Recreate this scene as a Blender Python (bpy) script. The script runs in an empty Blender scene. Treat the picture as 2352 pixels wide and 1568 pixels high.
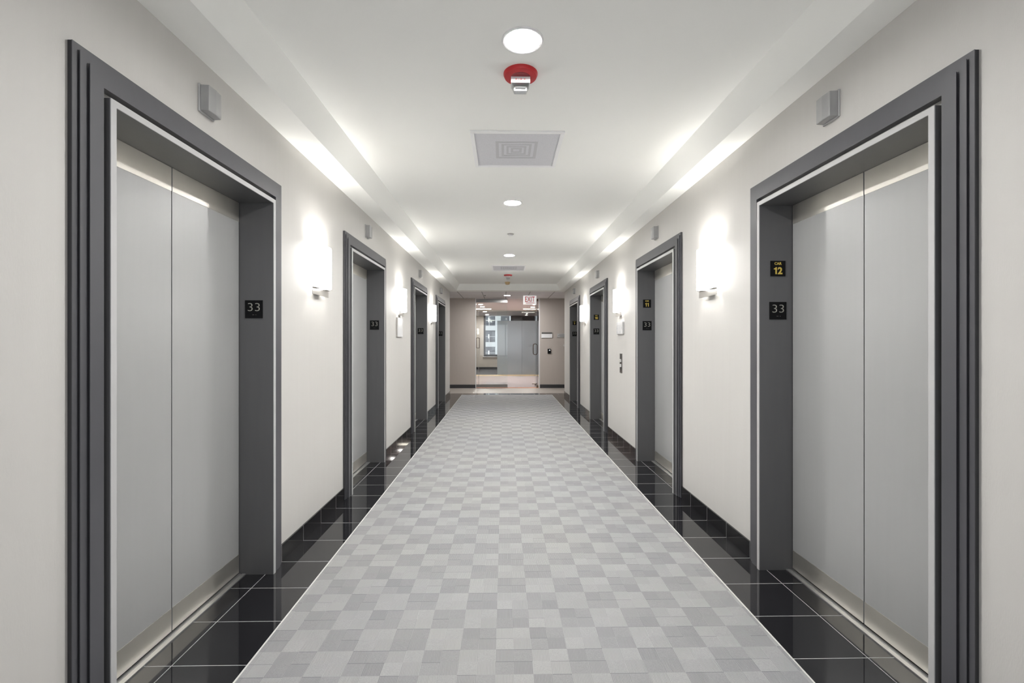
import bpy, bmesh, math
from mathutils import Vector, Matrix

PI = math.pi
SC = bpy.context.scene
COL = SC.collection

# ------------------------------------------------------------------ camera, world, exposure
CAM_Z = 1.327
cam_data = bpy.data.cameras.new('camera')
cam_data.sensor_width = 36.0
cam_data.lens = 1080.0 / 2352.0 * 36.0
cam_data.shift_y = 0.0005
cam_data.clip_start = 0.05
cam_data.clip_end = 300
cam = bpy.data.objects.new('camera', cam_data)
COL.objects.link(cam)
cam.location = (0, 0, CAM_Z)
cam.rotation_euler = (PI / 2, 0, -math.atan(18.7 / 1080.0))
SC.camera = cam

world = bpy.data.worlds.new('world')
SC.world = world
world.use_nodes = True
wn = world.node_tree
bg = wn.nodes['Background']
bg.inputs['Color'].default_value = (0.94, 0.965, 1.0, 1)
bg.inputs['Strength'].default_value = 1.5

VS = SC.view_settings
VS.view_transform = 'Standard'
VS.look = 'None'
VS.exposure = 0.44
VS.gamma = 1.0
VS.use_curve_mapping = False
SC.cycles.use_denoising = True
SC.cycles.max_bounces = 12
SC.cycles.diffuse_bounces = 7
SC.cycles.glossy_bounces = 5
SC.cycles.transparent_max_bounces = 12
SC.cycles.sample_clamp_indirect = 6.0
SC.cycles.caustics_reflective = False
SC.cycles.caustics_refractive = False

DOWN_E = 660.0      # radiance of the recessed lamps
SCONCE_E = 12.0      # radiance of the lit glass shades
BULB_W = 5.5        # each of the two bulbs in a wall lamp

# ------------------------------------------------------------------ layout constants (metres)
XL, XR = -1.352, 1.522          # corridor walls
Y0, Y1 = 0.42, 11.78            # corridor ends
YE = 13.57                      # wall with the glass entrance
ZS = 2.587                      # soffit / lobby ceiling
ZT = 2.739                      # tray ceiling
DOOR_W = 1.37
DOORS = [2.165, 4.665, 7.535, 10.035]      # centres of the elevator entrances
SCONCES = [3.415, 6.10, 8.785]
XC = 0.088                      # centre line of the ceiling fixtures

# ------------------------------------------------------------------ materials
def new_mat(name):
    m = bpy.data.materials.new(name)
    m.use_nodes = True
    nt = m.node_tree
    return m, nt, nt.nodes['Principled BSDF']

def node(nt, kind, **kw):
    n = nt.nodes.new(kind)
    for k, v in kw.items():
        setattr(n, k, v)
    return n

def math_n(nt, op, a=None, b=None, c=None):
    n = nt.nodes.new('ShaderNodeMath')
    n.operation = op
    for i, v in enumerate((a, b, c)):
        if v is None:
            continue
        if isinstance(v, (int, float)):
            n.inputs[i].default_value = v
        else:
            nt.links.new(v, n.inputs[i])
    return n.outputs[0]

def mix_col(nt, fac, a, b):
    n = nt.nodes.new('ShaderNodeMix')
    n.data_type = 'RGBA'
    for sock, v in ((n.inputs[0], fac), (n.inputs[6], a), (n.inputs[7], b)):
        if isinstance(v, (int, float)):
            sock.default_value = v
        elif isinstance(v, tuple):
            sock.default_value = (v[0], v[1], v[2], 1)
        else:
            nt.links.new(v, sock)
    return n.outputs[2]

def mat(name, col, rough=0.5, metal=0.0, var=0.03, scale=(6, 6, 6), bump=0.0, bscale=None, spec=0.5, coat=0.0):
    """A surface of one colour with a little procedural unevenness."""
    m, nt, p = new_mat(name)
    tc = node(nt, 'ShaderNodeTexCoord')
    mp = node(nt, 'ShaderNodeMapping')
    mp.inputs['Scale'].default_value = scale
    nt.links.new(tc.outputs['Object'], mp.inputs['Vector'])
    nz = node(nt, 'ShaderNodeTexNoise')
    nz.inputs['Scale'].default_value = 1.0
    nz.inputs['Detail'].default_value = 1.5
    nt.links.new(mp.outputs['Vector'], nz.inputs['Vector'])
    lo = tuple(c * (1 - var) for c in col)
    hi = tuple(min(1, c * (1 + var)) for c in col)
    nt.links.new(mix_col(nt, nz.outputs['Fac'], lo, hi), p.inputs['Base Color'])
    p.inputs['Roughness'].default_value = rough
    p.inputs['Metallic'].default_value = metal
    p.inputs['Specular IOR Level'].default_value = spec
    p.inputs['Coat Weight'].default_value = coat
    if bump:
        n2 = nz
        if bscale:
            mp2 = node(nt, 'ShaderNodeMapping')
            mp2.inputs['Scale'].default_value = bscale
            nt.links.new(tc.outputs['Object'], mp2.inputs['Vector'])
            n2 = node(nt, 'ShaderNodeTexNoise')
            n2.inputs['Scale'].default_value = 1.0
            n2.inputs['Detail'].default_value = 2.0
            nt.links.new(mp2.outputs['Vector'], n2.inputs['Vector'])
        b = node(nt, 'ShaderNodeBump')
        b.inputs['Strength'].default_value = bump
        b.inputs['Distance'].default_value = 0.002
        nt.links.new(n2.outputs['Fac'], b.inputs['Height'])
        nt.links.new(b.outputs['Normal'], p.inputs['Normal'])
    return m

def emit(name, col, strength, base=(0.9, 0.9, 0.9)):
    m, nt, p = new_mat(name)
    p.inputs['Base Color'].default_value = (*base, 1)
    p.inputs['Emission Color'].default_value = (*col, 1)
    p.inputs['Emission Strength'].default_value = strength
    p.inputs['Roughness'].default_value = 0.4
    return m

def clear_glass(name, tint=(0.97, 0.985, 0.98), extra=0.0):
    """Thin pane: looks through it, mirrors at grazing angles."""
    m = bpy.data.materials.new(name)
    m.use_nodes = True
    nt = m.node_tree
    nt.nodes.remove(nt.nodes['Principled BSDF'])
    out = nt.nodes['Material Output']
    tr = node(nt, 'ShaderNodeBsdfTransparent')
    tr.inputs['Color'].default_value = (*tint, 1)
    gl = node(nt, 'ShaderNodeBsdfGlossy')
    gl.inputs['Roughness'].default_value = 0.02
    fr = node(nt, 'ShaderNodeFresnel')
    fr.inputs['IOR'].default_value = 1.5
    f = math_n(nt, 'ADD', fr.outputs['Fac'], extra)
    mx = node(nt, 'ShaderNodeMixShader')
    nt.links.new(f, mx.inputs[0])
    nt.links.new(tr.outputs[0], mx.inputs[1])
    nt.links.new(gl.outputs[0], mx.inputs[2])
    nt.links.new(mx.outputs[0], out.inputs['Surface'])
    return m

def frosted_glass(name, col=(0.55, 0.6, 0.64)):
    m = bpy.data.materials.new(name)
    m.use_nodes = True
    nt = m.node_tree
    nt.nodes.remove(nt.nodes['Principled BSDF'])
    out = nt.nodes['Material Output']
    tl = node(nt, 'ShaderNodeBsdfTranslucent')
    tl.inputs['Color'].default_value = (*col, 1)
    df = node(nt, 'ShaderNodeBsdfDiffuse')
    df.inputs['Color'].default_value = (*col, 1)
    gl = node(nt, 'ShaderNodeBsdfGlossy')
    gl.inputs['Roughness'].default_value = 0.12
    m1 = node(nt, 'ShaderNodeMixShader')
    m1.inputs[0].default_value = 0.5
    nt.links.new(tl.outputs[0], m1.inputs[1])
    nt.links.new(df.outputs[0], m1.inputs[2])
    m2 = node(nt, 'ShaderNodeMixShader')
    m2.inputs[0].default_value = 0.07
    nt.links.new(m1.outputs[0], m2.inputs[1])
    nt.links.new(gl.outputs[0], m2.inputs[2])
    nt.links.new(m2.outputs[0], out.inputs['Surface'])
    return m

def tile_mat():
    """Polished black 12 inch tiles with pale grout, laid out in the room's own coordinates."""
    m, nt, p = new_mat('polished_black_tile')
    tc = node(nt, 'ShaderNodeTexCoord')
    sx = node(nt, 'ShaderNodeSeparateXYZ')
    nt.links.new(tc.outputs['Object'], sx.inputs[0])
    x, y = sx.outputs[0], sx.outputs[1]
    P, W = 0.3048, 0.0036
    def line(v, origin):
        t = math_n(nt, 'SUBTRACT', v, origin - P * 100)
        t = math_n(nt, 'MODULO', t, P)
        t = math_n(nt, 'SUBTRACT', t, P / 2)
        t = math_n(nt, 'ABSOLUTE', t)
        return math_n(nt, 'GREATER_THAN', t, P / 2 - W / 2)
    def one(v, at):
        t = math_n(nt, 'ABSOLUTE', math_n(nt, 'SUBTRACT', v, at))
        return math_n(nt, 'LESS_THAN', t, W / 2)
    ly = line(y, 1.950)
    band = math_n(nt, 'GREATER_THAN', y, 11.80)
    lx = math_n(nt, 'MULTIPLY', line(x, -1.36), band)
    ly = math_n(nt, 'MULTIPLY', ly, math_n(nt, 'SUBTRACT', 1.0, band))
    g = math_n(nt, 'MAXIMUM', ly, lx)
    g = math_n(nt, 'MAXIMUM', g, one(x, -1.362))
    g = math_n(nt, 'MAXIMUM', g, one(x, 1.530))
    nz = node(nt, 'ShaderNodeTexNoise')
    nz.inputs['Scale'].default_value = 9.0
    nz.inputs['Detail'].default_value = 4.0
    nt.links.new(tc.outputs['Object'], nz.inputs['Vector'])
    blk = mix_col(nt, nz.outputs['Fac'], (0.009, 0.009, 0.011), (0.016, 0.016, 0.018))
    nt.links.new(mix_col(nt, g, blk, (0.42, 0.42, 0.42)), p.inputs['Base Color'])
    r = math_n(nt, 'MULTIPLY_ADD', g, 0.5, 0.035)
    nt.links.new(r, p.inputs['Roughness'])
    p.inputs['Specular IOR Level'].default_value = 0.6
    return m

def base_tile_mat():
    m, nt, p = new_mat('polished_black_base_tile')
    tc = node(nt, 'ShaderNodeTexCoord')
    sx = node(nt, 'ShaderNodeSeparateXYZ')
    nt.links.new(tc.outputs['Object'], sx.inputs[0])
    P, W = 0.3048, 0.003
    t = math_n(nt, 'SUBTRACT', sx.outputs[1], 1.950 - P * 100)
    t = math_n(nt, 'MODULO', t, P)
    t = math_n(nt, 'ABSOLUTE', math_n(nt, 'SUBTRACT', t, P / 2))
    g = math_n(nt, 'GREATER_THAN', t, P / 2 - W / 2)
    nt.links.new(mix_col(nt, g, (0.012, 0.012, 0.014), (0.25, 0.25, 0.25)), p.inputs['Base Color'])
    nt.links.new(math_n(nt, 'MULTIPLY_ADD', g, 0.4, 0.05), p.inputs['Roughness'])
    return m

def carpet_mat():
    m, nt, p = new_mat('checked_loop_carpet')
    tc = node(nt, 'ShaderNodeTexCoord')
    sx = node(nt, 'ShaderNodeSeparateXYZ')
    nt.links.new(tc.outputs['Object'], sx.inputs[0])
    B = 0.1524
    u = math_n(nt, 'DIVIDE', math_n(nt, 'ADD', sx.outputs[0], 0.6435), B)
    v = math_n(nt, 'DIVIDE', math_n(nt, 'SUBTRACT', sx.outputs[1], 2.174), B)
    i = math_n(nt, 'FLOOR', u)
    j = math_n(nt, 'FLOOR', v)
    par = math_n(nt, 'FLOORED_MODULO', math_n(nt, 'ADD', i, j), 2.0)      # 0 = dark block
    # three inch quarter blocks, each with its own tone
    qi = math_n(nt, 'FLOOR', math_n(nt, 'MULTIPLY', u, 2.0))
    qj = math_n(nt, 'FLOOR', math_n(nt, 'MULTIPLY', v, 2.0))
    cb = node(nt, 'ShaderNodeCombineXYZ')
    nt.links.new(qi, cb.inputs[0]); nt.links.new(qj, cb.inputs[1])
    wn_ = node(nt, 'ShaderNodeTexWhiteNoise', noise_dimensions='2D')
    nt.links.new(cb.outputs[0], wn_.inputs['Vector'])
    quarter = math_n(nt, 'FLOORED_MODULO', math_n(nt, 'ADD', qi, qj), 2.0)
    # ribs along the corridor in every other quarter
    ph = math_n(nt, 'MULTIPLY', sx.outputs[0], 2 * PI / 0.0058)
    rib = math_n(nt, 'MULTIPLY_ADD', math_n(nt, 'SINE', ph), 0.5, 0.5)
    nz = node(nt, 'ShaderNodeTexNoise')
    nz.inputs['Scale'].default_value = 240.0
    nz.inputs['Detail'].default_value = 2.0
    nt.links.new(tc.outputs['Object'], nz.inputs['Vector'])
    tex = node(nt, 'ShaderNodeMix')
    nt.links.new(quarter, tex.inputs[0])
    nt.links.new(nz.outputs['Fac'], tex.inputs[2])
    nt.links.new(rib, tex.inputs[3])
    t = math_n(nt, 'MULTIPLY_ADD', par, 0.32, 0.20)
    t = math_n(nt, 'ADD', t, math_n(nt, 'MULTIPLY', wn_.outputs['Value'], 0.16))
    t = math_n(nt, 'ADD', t, math_n(nt, 'MULTIPLY_ADD', tex.outputs[0], 0.66, -0.32))
    # broad warm / cool drift of the yarn lots
    n2 = node(nt, 'ShaderNodeTexNoise')
    n2.inputs['Scale'].default_value = 0.9
    nt.links.new(tc.outputs['Object'], n2.inputs['Vector'])
    dk = mix_col(nt, n2.outputs['Fac'], (0.215, 0.218, 0.238), (0.24, 0.238, 0.236))
    lt = mix_col(nt, n2.outputs['Fac'], (0.39, 0.394, 0.41), (0.425, 0.42, 0.395))
    # dark pile shadow line painted into the colour along the cross seams of the quarter blocks
    fv = math_n(nt, 'FRACT', math_n(nt, 'MULTIPLY', v, 2.0))
    seam = math_n(nt, 'GREATER_THAN', fv, 0.955)
    cb2 = node(nt, 'ShaderNodeCombineXYZ')
    nt.links.new(qj, cb2.inputs[0]); nt.links.new(qi, cb2.inputs[1])
    wn2 = node(nt, 'ShaderNodeTexWhiteNoise', noise_dimensions='2D')
    nt.links.new(cb2.outputs[0], wn2.inputs['Vector'])
    on = math_n(nt, 'GREATER_THAN', math_n(nt, 'SUBTRACT', wn2.outputs['Value'], math_n(nt, 'MULTIPLY', par, 0.35)), 0.45)
    t = math_n(nt, 'SUBTRACT', t, math_n(nt, 'MULTIPLY', math_n(nt, 'MULTIPLY', seam, on), 0.55))
    cl = node(nt, 'ShaderNodeClamp')
    nt.links.new(t, cl.inputs[0])
    cl.inputs[1].default_value = -0.25
    t = cl.outputs[0]
    mcol = node(nt, 'ShaderNodeMix')
    mcol.data_type = 'RGBA'
    mcol.clamp_factor = False
    nt.links.new(t, mcol.inputs[0]); nt.links.new(dk, mcol.inputs[6]); nt.links.new(lt, mcol.inputs[7])
    nt.links.new(mcol.outputs[2], p.inputs['Base Color'])
    p.inputs['Roughness'].default_value = 0.95
    p.inputs['Specular IOR Level'].default_value = 0.1
    b = node(nt, 'ShaderNodeBump')
    b.inputs['Strength'].default_value = 0.35
    b.inputs['Distance'].default_value = 0.002
    nt.links.new(tex.outputs[0], b.inputs['Height'])
    nt.links.new(b.outputs['Normal'], p.inputs['Normal'])
    return m

def grid_ceiling_mat(name, col, ox, oy, P=0.6096, linecol=(0.75, 0.75, 0.75), W=0.014):
    """Lay-in ceiling tiles with a thin T-bar grid."""
    m, nt, p = new_mat(name)
    tc = node(nt, 'ShaderNodeTexCoord')
    sx = node(nt, 'ShaderNodeSeparateXYZ')
    nt.links.new(tc.outputs['Object'], sx.inputs[0])
    ls = []
    for k, o in ((0, ox), (1, oy)):
        t = math_n(nt, 'SUBTRACT', sx.outputs[k], o - P * 100)
        t = math_n(nt, 'MODULO', t, P)
        t = math_n(nt, 'ABSOLUTE', math_n(nt, 'SUBTRACT', t, P / 2))
        ls.append(math_n(nt, 'GREATER_THAN', t, P / 2 - W / 2))
    g = math_n(nt, 'MAXIMUM', ls[0], ls[1])
    nz = node(nt, 'ShaderNodeTexNoise')
    nz.inputs['Scale'].default_value = 60.0
    nt.links.new(tc.outputs['Object'], nz.inputs['Vector'])
    c = mix_col(nt, nz.outputs['Fac'], tuple(a * 0.95 for a in col), tuple(min(1, a * 1.05) for a in col))
    nt.links.new(mix_col(nt, g, c, linecol), p.inputs['Base Color'])
    p.inputs['Roughness'].default_value = 0.9
    return m

def steel_mat(name, col=(0.62, 0.60, 0.56), rough=0.28, along=(3, 6, 3)):
    """Brushed stainless steel."""
    m, nt, p = new_mat(name)
    tc = node(nt, 'ShaderNodeTexCoord')
    mp = node(nt, 'ShaderNodeMapping')
    mp.inputs['Scale'].default_value = along
    nt.links.new(tc.outputs['Object'], mp.inputs['Vector'])
    nz = node(nt, 'ShaderNodeTexNoise')
    nz.inputs['Scale'].default_value = 1.0
    nz.inputs['Detail'].default_value = 4.0
    nt.links.new(mp.outputs['Vector'], nz.inputs['Vector'])
    nt.links.new(mix_col(nt, nz.outputs['Fac'], tuple(c * 0.93 for c in col), tuple(min(1, c * 1.07) for c in col)), p.inputs['Base Color'])
    nt.links.new(math_n(nt, 'MULTIPLY_ADD', nz.outputs['Fac'], 0.08, rough - 0.04), p.inputs['Roughness'])
    p.inputs['Metallic'].default_value = 1.0
    return m

M = {}
M['wall'] = mat('ivory_vinyl_wallcovering', (0.605, 0.59, 0.566), 0.55, var=0.02, scale=(30, 30, 1.2), bump=0.15, bscale=(220, 220, 60))
M['taupe'] = mat('taupe_wallcovering', (0.50, 0.45, 0.412), 0.7, var=0.03, scale=(40, 40, 3), bump=0.1, bscale=(200, 200, 60))
M['ceil'] = mat('white_ceiling_paint', (0.95, 0.952, 0.92), 0.8, var=0.01, scale=(2, 2, 2))
M['act'] = grid_ceiling_mat('lay_in_ceiling_tile', (0.86, 0.84, 0.85), 0.055, 13.57 - 0.31, linecol=(0.40, 0.39, 0.39), W=0.02)
M['act2'] = grid_ceiling_mat('office_ceiling_tile', (0.80, 0.745, 0.735), 0.055, 13.57)
M['tile'] = tile_mat()
M['basetile'] = base_tile_mat()
M['carpet'] = carpet_mat()
M['trim'] = mat('pale_edge_strip', (0.62, 0.62, 0.60), 0.45)
M['lobbyfloor'] = mat('beige_stone_floor', (0.36, 0.33, 0.30), 0.45, var=0.05, scale=(5, 5, 5))
M['rubber'] = mat('dark_rubber_base', (0.03, 0.03, 0.033), 0.5)
M['casing'] = mat('charcoal_metal_paint', (0.085, 0.085, 0.094), 0.38, var=0.05, scale=(30, 30, 4))
M['edge'] = mat('pale_grey_frame_edge', (0.50, 0.50, 0.50), 0.42, var=0.04)
M['jamb'] = mat('grey_metal_jamb', (0.13, 0.13, 0.133), 0.33, metal=0.15, var=0.05, scale=(30, 30, 4))
M['panel'] = mat('light_grey_door_panel', (0.43, 0.434, 0.432), 0.36, metal=0.2, var=0.02, scale=(40, 40, 2))
M['steel'] = steel_mat('brushed_steel', (0.90, 0.87, 0.80), 0.42)
M['alu'] = mat('aluminium_sill', (0.66, 0.66, 0.66), 0.35, metal=0.9)
M['void'] = mat('shadow_gap', (0.01, 0.01, 0.01), 0.9)
M['nickel'] = mat('satin_nickel', (0.62, 0.60, 0.57), 0.3, metal=1.0)
M['shade'] = emit('lit_opal_glass', (1.0, 0.985, 0.96), SCONCE_E, (0.85, 0.85, 0.83))
M['lamp'] = emit('lit_downlight_lens', (1.0, 0.985, 0.965), DOWN_E)
M['lamp_far'] = emit('lit_office_lens', (1.0, 0.965, 0.92), 420.0)
M['lamp_strip'] = emit('lit_linear_lens', (1.0, 0.93, 0.78), 14.0)
M['white'] = mat('white_enamel', (0.80, 0.80, 0.80), 0.4)
M['brightwhite'] = mat('bright_white_enamel', (0.92, 0.92, 0.92), 0.35)
M['vent'] = mat('perforated_vent_face', (0.66, 0.66, 0.69), 0.6, var=0.12, scale=(160, 160, 160))
M['ventdark'] = mat('vent_throat_grey', (0.54, 0.54, 0.56), 0.7)
M['red'] = mat('red_alarm_plastic', (0.50, 0.012, 0.018), 0.5)
M['darkred'] = mat('dark_red_grille', (0.22, 0.012, 0.016), 0.6)
M['lens'] = clear_glass('clear_strobe_lens', (0.9, 0.92, 0.94), 0.22)
M['tan'] = mat('aged_cream_plastic', (0.60, 0.44, 0.24), 0.5)
M['acrylic'] = mat('frosted_grey_acrylic', (0.36, 0.36, 0.36), 0.25, var=0.2, scale=(11, 11, 11))
M['black'] = mat('black_sign_plate', (0.006, 0.006, 0.007), 0.55, spec=0.15)
M['yellow'] = mat('yellow_lettering', (0.66, 0.50, 0.10), 0.5)
M['silver'] = mat('grey_lettering', (0.36, 0.355, 0.31), 0.5)
M['signred'] = mat('exit_red', (0.72, 0.03, 0.04), 0.5)
M['exitface'] = emit('lit_exit_sign_face', (1.0, 0.98, 0.97), 0.35, (0.85, 0.85, 0.85))
M['signwhite'] = mat('white_sign_face', (0.82, 0.82, 0.83), 0.25)
M['signgrey'] = mat('brushed_grey_band', (0.12, 0.115, 0.11), 0.35, metal=0.4)
M['print'] = mat('grey_print', (0.45, 0.46, 0.48), 0.6)
M['led'] = emit('card_reader_led', (0.75, 1.0, 0.95), 6.0)
M['glass'] = clear_glass('clear_pane')
M['frost'] = frosted_glass('frosted_pane', (0.40, 0.455, 0.50))
M['bronze'] = mat('dark_bronze_pull', (0.12, 0.085, 0.06), 0.3, metal=0.9)
M['rail'] = steel_mat('satin_door_rail', (0.22, 0.215, 0.21), 0.35, (3, 3, 3))
M['copper'] = mat('warm_threshold', (0.62, 0.25, 0.12), 0.3, metal=0.7)
M['pinkstone'] = mat('rose_grey_stone', (0.58, 0.49, 0.485), 0.16, var=0.04, scale=(1.2, 1.2, 1.2))
M['wood'] = mat('pale_oak_strip', (0.62, 0.47, 0.28), 0.4, var=0.08, scale=(2, 30, 2))
M['darkcarpet'] = mat('dark_office_carpet', (0.12, 0.12, 0.13), 0.95, var=0.2, scale=(50, 50, 50))
M['office'] = mat('warm_office_wall', (0.62, 0.57, 0.51), 0.7)
M['slate'] = mat('slate_office_wall', (0.10, 0.10, 0.11), 0.7)
M['winframe'] = mat('dark_window_frame', (0.045, 0.047, 0.055), 0.4)
M['concrete'] = mat('pale_concrete', (0.42, 0.43, 0.44), 0.8, var=0.06, scale=(0.6, 0.6, 0.6))
M['towerglass'] = mat('grey_tower_glass', (0.17, 0.18, 0.21), 0.35, var=0.5, scale=(0.9, 0.9, 0.5))
M['balcony'] = mat('balcony_lamp_white', (0.68, 0.68, 0.68), 0.6)

# ------------------------------------------------------------------ mesh helpers
def add_box(bm, x0, x1, y0, y1, z0, z1):
    vs = [bm.verts.new((x, y, z)) for x in (x0, x1) for y in (y0, y1) for z in (z0, z1)]
    for q in ((0, 1, 3, 2), (4, 6, 7, 5), (0, 4, 5, 1), (2, 3, 7, 6), (0, 2, 6, 4), (1, 5, 7, 3)):
        bm.faces.new([vs[k] for k in q])

def add_prism(bm, prof, axis, a, b):
    """Extrude a closed outline along an axis from a to b."""
    def pt(p, t):
        if axis == 0: return (t, p[0], p[1])
        if axis == 1: return (p[0], t, p[1])
        return (p[0], p[1], t)
    va = [bm.verts.new(pt(p, a)) for p in prof]
    vb = [bm.verts.new(pt(p, b)) for p in prof]
    n = len(prof)
    bm.faces.new(va); bm.faces.new(vb)
    for k in range(n):
        bm.faces.new((va[k], va[(k + 1) % n], vb[(k + 1) % n], vb[k]))

def add_lathe(bm, prof, seg=48, cx=0, cy=0):
    """Turn (radius, z) points about a vertical axis."""
    rings = []
    for r, z in prof:
        if r < 1e-6:
            rings.append([bm.verts.new((cx, cy, z))])
        else:
            rings.append([bm.verts.new((cx + r * math.cos(2 * PI * k / seg), cy + r * math.sin(2 * PI * k / seg), z)) for k in range(seg)])
    for a, b in zip(rings, rings[1:]):
        for k in range(seg):
            k2 = (k + 1) % seg
            if len(a) == 1 and len(b) == 1: continue
            if len(a) == 1: bm.faces.new((a[0], b[k], b[k2]))
            elif len(b) == 1: bm.faces.new((a[k], a[k2], b[0]))
            else: bm.faces.new((a[k], a[k2], b[k2], b[k]))

def add_tube(bm, pts, r, seg=10, closed=False):
    pts = [Vector(p) for p in pts]
    n = len(pts)
    rings = []
    up = None
    for k in range(n):
        if closed:
            t = (pts[(k + 1) % n] - pts[k - 1]).normalized()
        else:
            t = (pts[min(k + 1, n - 1)] - pts[max(k - 1, 0)]).normalized()
        if up is None:
            up = t.orthogonal().normalized()
        up = (up - t * up.dot(t)).normalized()
        w = t.cross(up)
        rings.append([bm.verts.new(pts[k] + up * r * math.cos(2 * PI * q / seg) + w * r * math.sin(2 * PI * q / seg)) for q in range(seg)])
    last = n if closed else n - 1
    for k in range(last):
        a, b = rings[k], rings[(k + 1) % n]
        for q in range(seg):
            bm.faces.new((a[q], a[(q + 1) % seg], b[(q + 1) % seg], b[q]))
    if not closed:
        bm.faces.new(rings[0]); bm.faces.new(rings[-1])

def add_u(bm, half_in, half_out, z_in, z_out, x0, x1, z_bot=0.0):
    """An upside-down U around an opening (two legs and a head), from x0 to x1."""
    prof = [(-half_out, z_bot), (-half_out, z_out), (half_out, z_out), (half_out, z_bot),
            (half_in, z_bot), (half_in, z_in), (-half_in, z_in), (-half_in, z_bot)]
    va = [bm.verts.new((x0, p[0], p[1])) for p in prof]
    vb = [bm.verts.new((x1, p[0], p[1])) for p in prof]
    quads = ((0, 1, 6, 7), (1, 2, 5, 6), (2, 3, 4, 5))
    for q in quads:
        bm.faces.new([va[k] for k in q])
        bm.faces.new([vb[k] for k in q])
    for k in range(8):
        k2 = (k + 1) % 8
        bm.faces.new((va[k], va[k2], vb[k2], vb[k]))

def obj(name, bm, m, parent=None, smooth=False, bevel=0.0):
    bmesh.ops.recalc_face_normals(bm, faces=bm.faces)
    me = bpy.data.meshes.new(name)
    bm.to_mesh(me)
    bm.free()
    o = bpy.data.objects.new(name, me)
    COL.objects.link(o)
    me.materials.append(M[m])
    if smooth:
        for f in me.polygons: f.use_smooth = True
        mod = o.modifiers.new('edge_split', 'EDGE_SPLIT')
        mod.split_angle = math.radians(35)
    if bevel:
        b = o.modifiers.new('bevel', 'BEVEL')
        b.width = bevel; b.segments = 2; b.limit_method = 'ANGLE'
    if parent: o.parent = parent
    return o

def boxes(name, lst, m, parent=None, bevel=0.0):
    bm = bmesh.new()
    for b in lst: add_box(bm, *b)
    return obj(name, bm, m, parent, bevel=bevel)

def struct(o, label=None):
    o['kind'] = 'structure'
    if label: o['label'] = label
    return o

def tag(o, label, cat, group=None):
    o['label'] = label
    o['category'] = cat
    if group: o['group'] = group
    return o

def thing(name, label, cat, loc=(0, 0, 0), rz=0.0, group=None):
    o = bpy.data.objects.new(name, None)
    COL.objects.link(o)
    o.empty_display_size = 0.1
    o.location = loc
    o.rotation_euler = (0, 0, rz)
    return tag(o, label, cat, group)

def dup(root, loc, rz=None, label=None, group=None):
    r = root.copy(); COL.objects.link(r)
    r.location = loc
    if rz is not None: r.rotation_euler = (0, 0, rz)
    if label: r['label'] = label
    if group: r['group'] = group
    for ch in list(root.children):
        c = ch.copy(); COL.objects.link(c); c.parent = r
        for g in list(ch.children):
            d = g.copy(); COL.objects.link(d); d.parent = c
    return r

def text_mesh(name, s, size, m, parent, center, bold=0.0, width=None, thick=0.0008, spacing=1.0, rot=None):
    """Lettering as solid shapes; it stands in the XZ plane and reads from -Y unless turned."""
    cu = bpy.data.curves.new(name, 'FONT')
    cu.body = s
    cu.size = size
    cu.offset = bold
    cu.extrude = thick
    cu.space_character = spacing
    cu.align_x = 'CENTER'
    tmp = bpy.data.objects.new(name + '_tmp', cu)
    COL.objects.link(tmp)
    dg = bpy.context.evaluated_depsgraph_get()
    me = bpy.data.meshes.new_from_object(tmp.evaluated_get(dg))
    bpy.data.objects.remove(tmp)
    bpy.data.curves.remove(cu)
    xs = [v.co.x for v in me.vertices]; ys = [v.co.y for v in me.vertices]
    cx, cy = (min(xs) + max(xs)) / 2, (min(ys) + max(ys)) / 2
    k = (width / (max(xs) - min(xs))) if width else 1.0
    R = Matrix.Rotation(PI / 2, 4, 'X')
    if rot is not None: R = Matrix.Rotation(rot, 4, 'Z') @ R
    for v in me.vertices:
        v.co = Vector(center) + (R @ Vector(((v.co.x - cx) * k, v.co.y - cy, v.co.z)))
    me.materials.clear()
    me.materials.append(M[m])
    o = bpy.data.objects.new(name, me)
    COL.objects.link(o)
    if parent: o.parent = parent
    return o

# ------------------------------------------------------------------ corridor shell
OPEN_H, OPEN_Z = 0.545, 2.12        # elevator opening: half width and height
ROUGH = OPEN_H + 0.024
def side_wall(name, xf, s):
    """Wall with four elevator openings; xf is its face, s points out of the corridor."""
    a, b = sorted((xf, xf + s * 0.36))
    ba, bb = sorted((xf + s * 0.36, xf + s * 0.40))
    lst = []
    y = Y0
    for c in DOORS:
        lst.append((a, b, y, c - ROUGH, 0, ZS + 0.3))
        lst.append((a, b, c - ROUGH, c + ROUGH, OPEN_Z + 0.024, ZS + 0.3))
        y = c + ROUGH
    lst.append((a, b, y, Y1, 0, ZS + 0.3))
    lst.append((ba, bb, Y0, Y1, -0.1, ZS + 0.3))
    return boxes(name, lst, 'wall')
struct(side_wall('wall_left', XL, -1), 'ivory corridor wall with four elevator entrances and no CAR signs')
struct(side_wall('wall_right', XR, 1), 'ivory corridor wall with four elevator entrances marked CAR')

SIDE = 4.6                          # how far the cross lobbies run to either side
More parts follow.
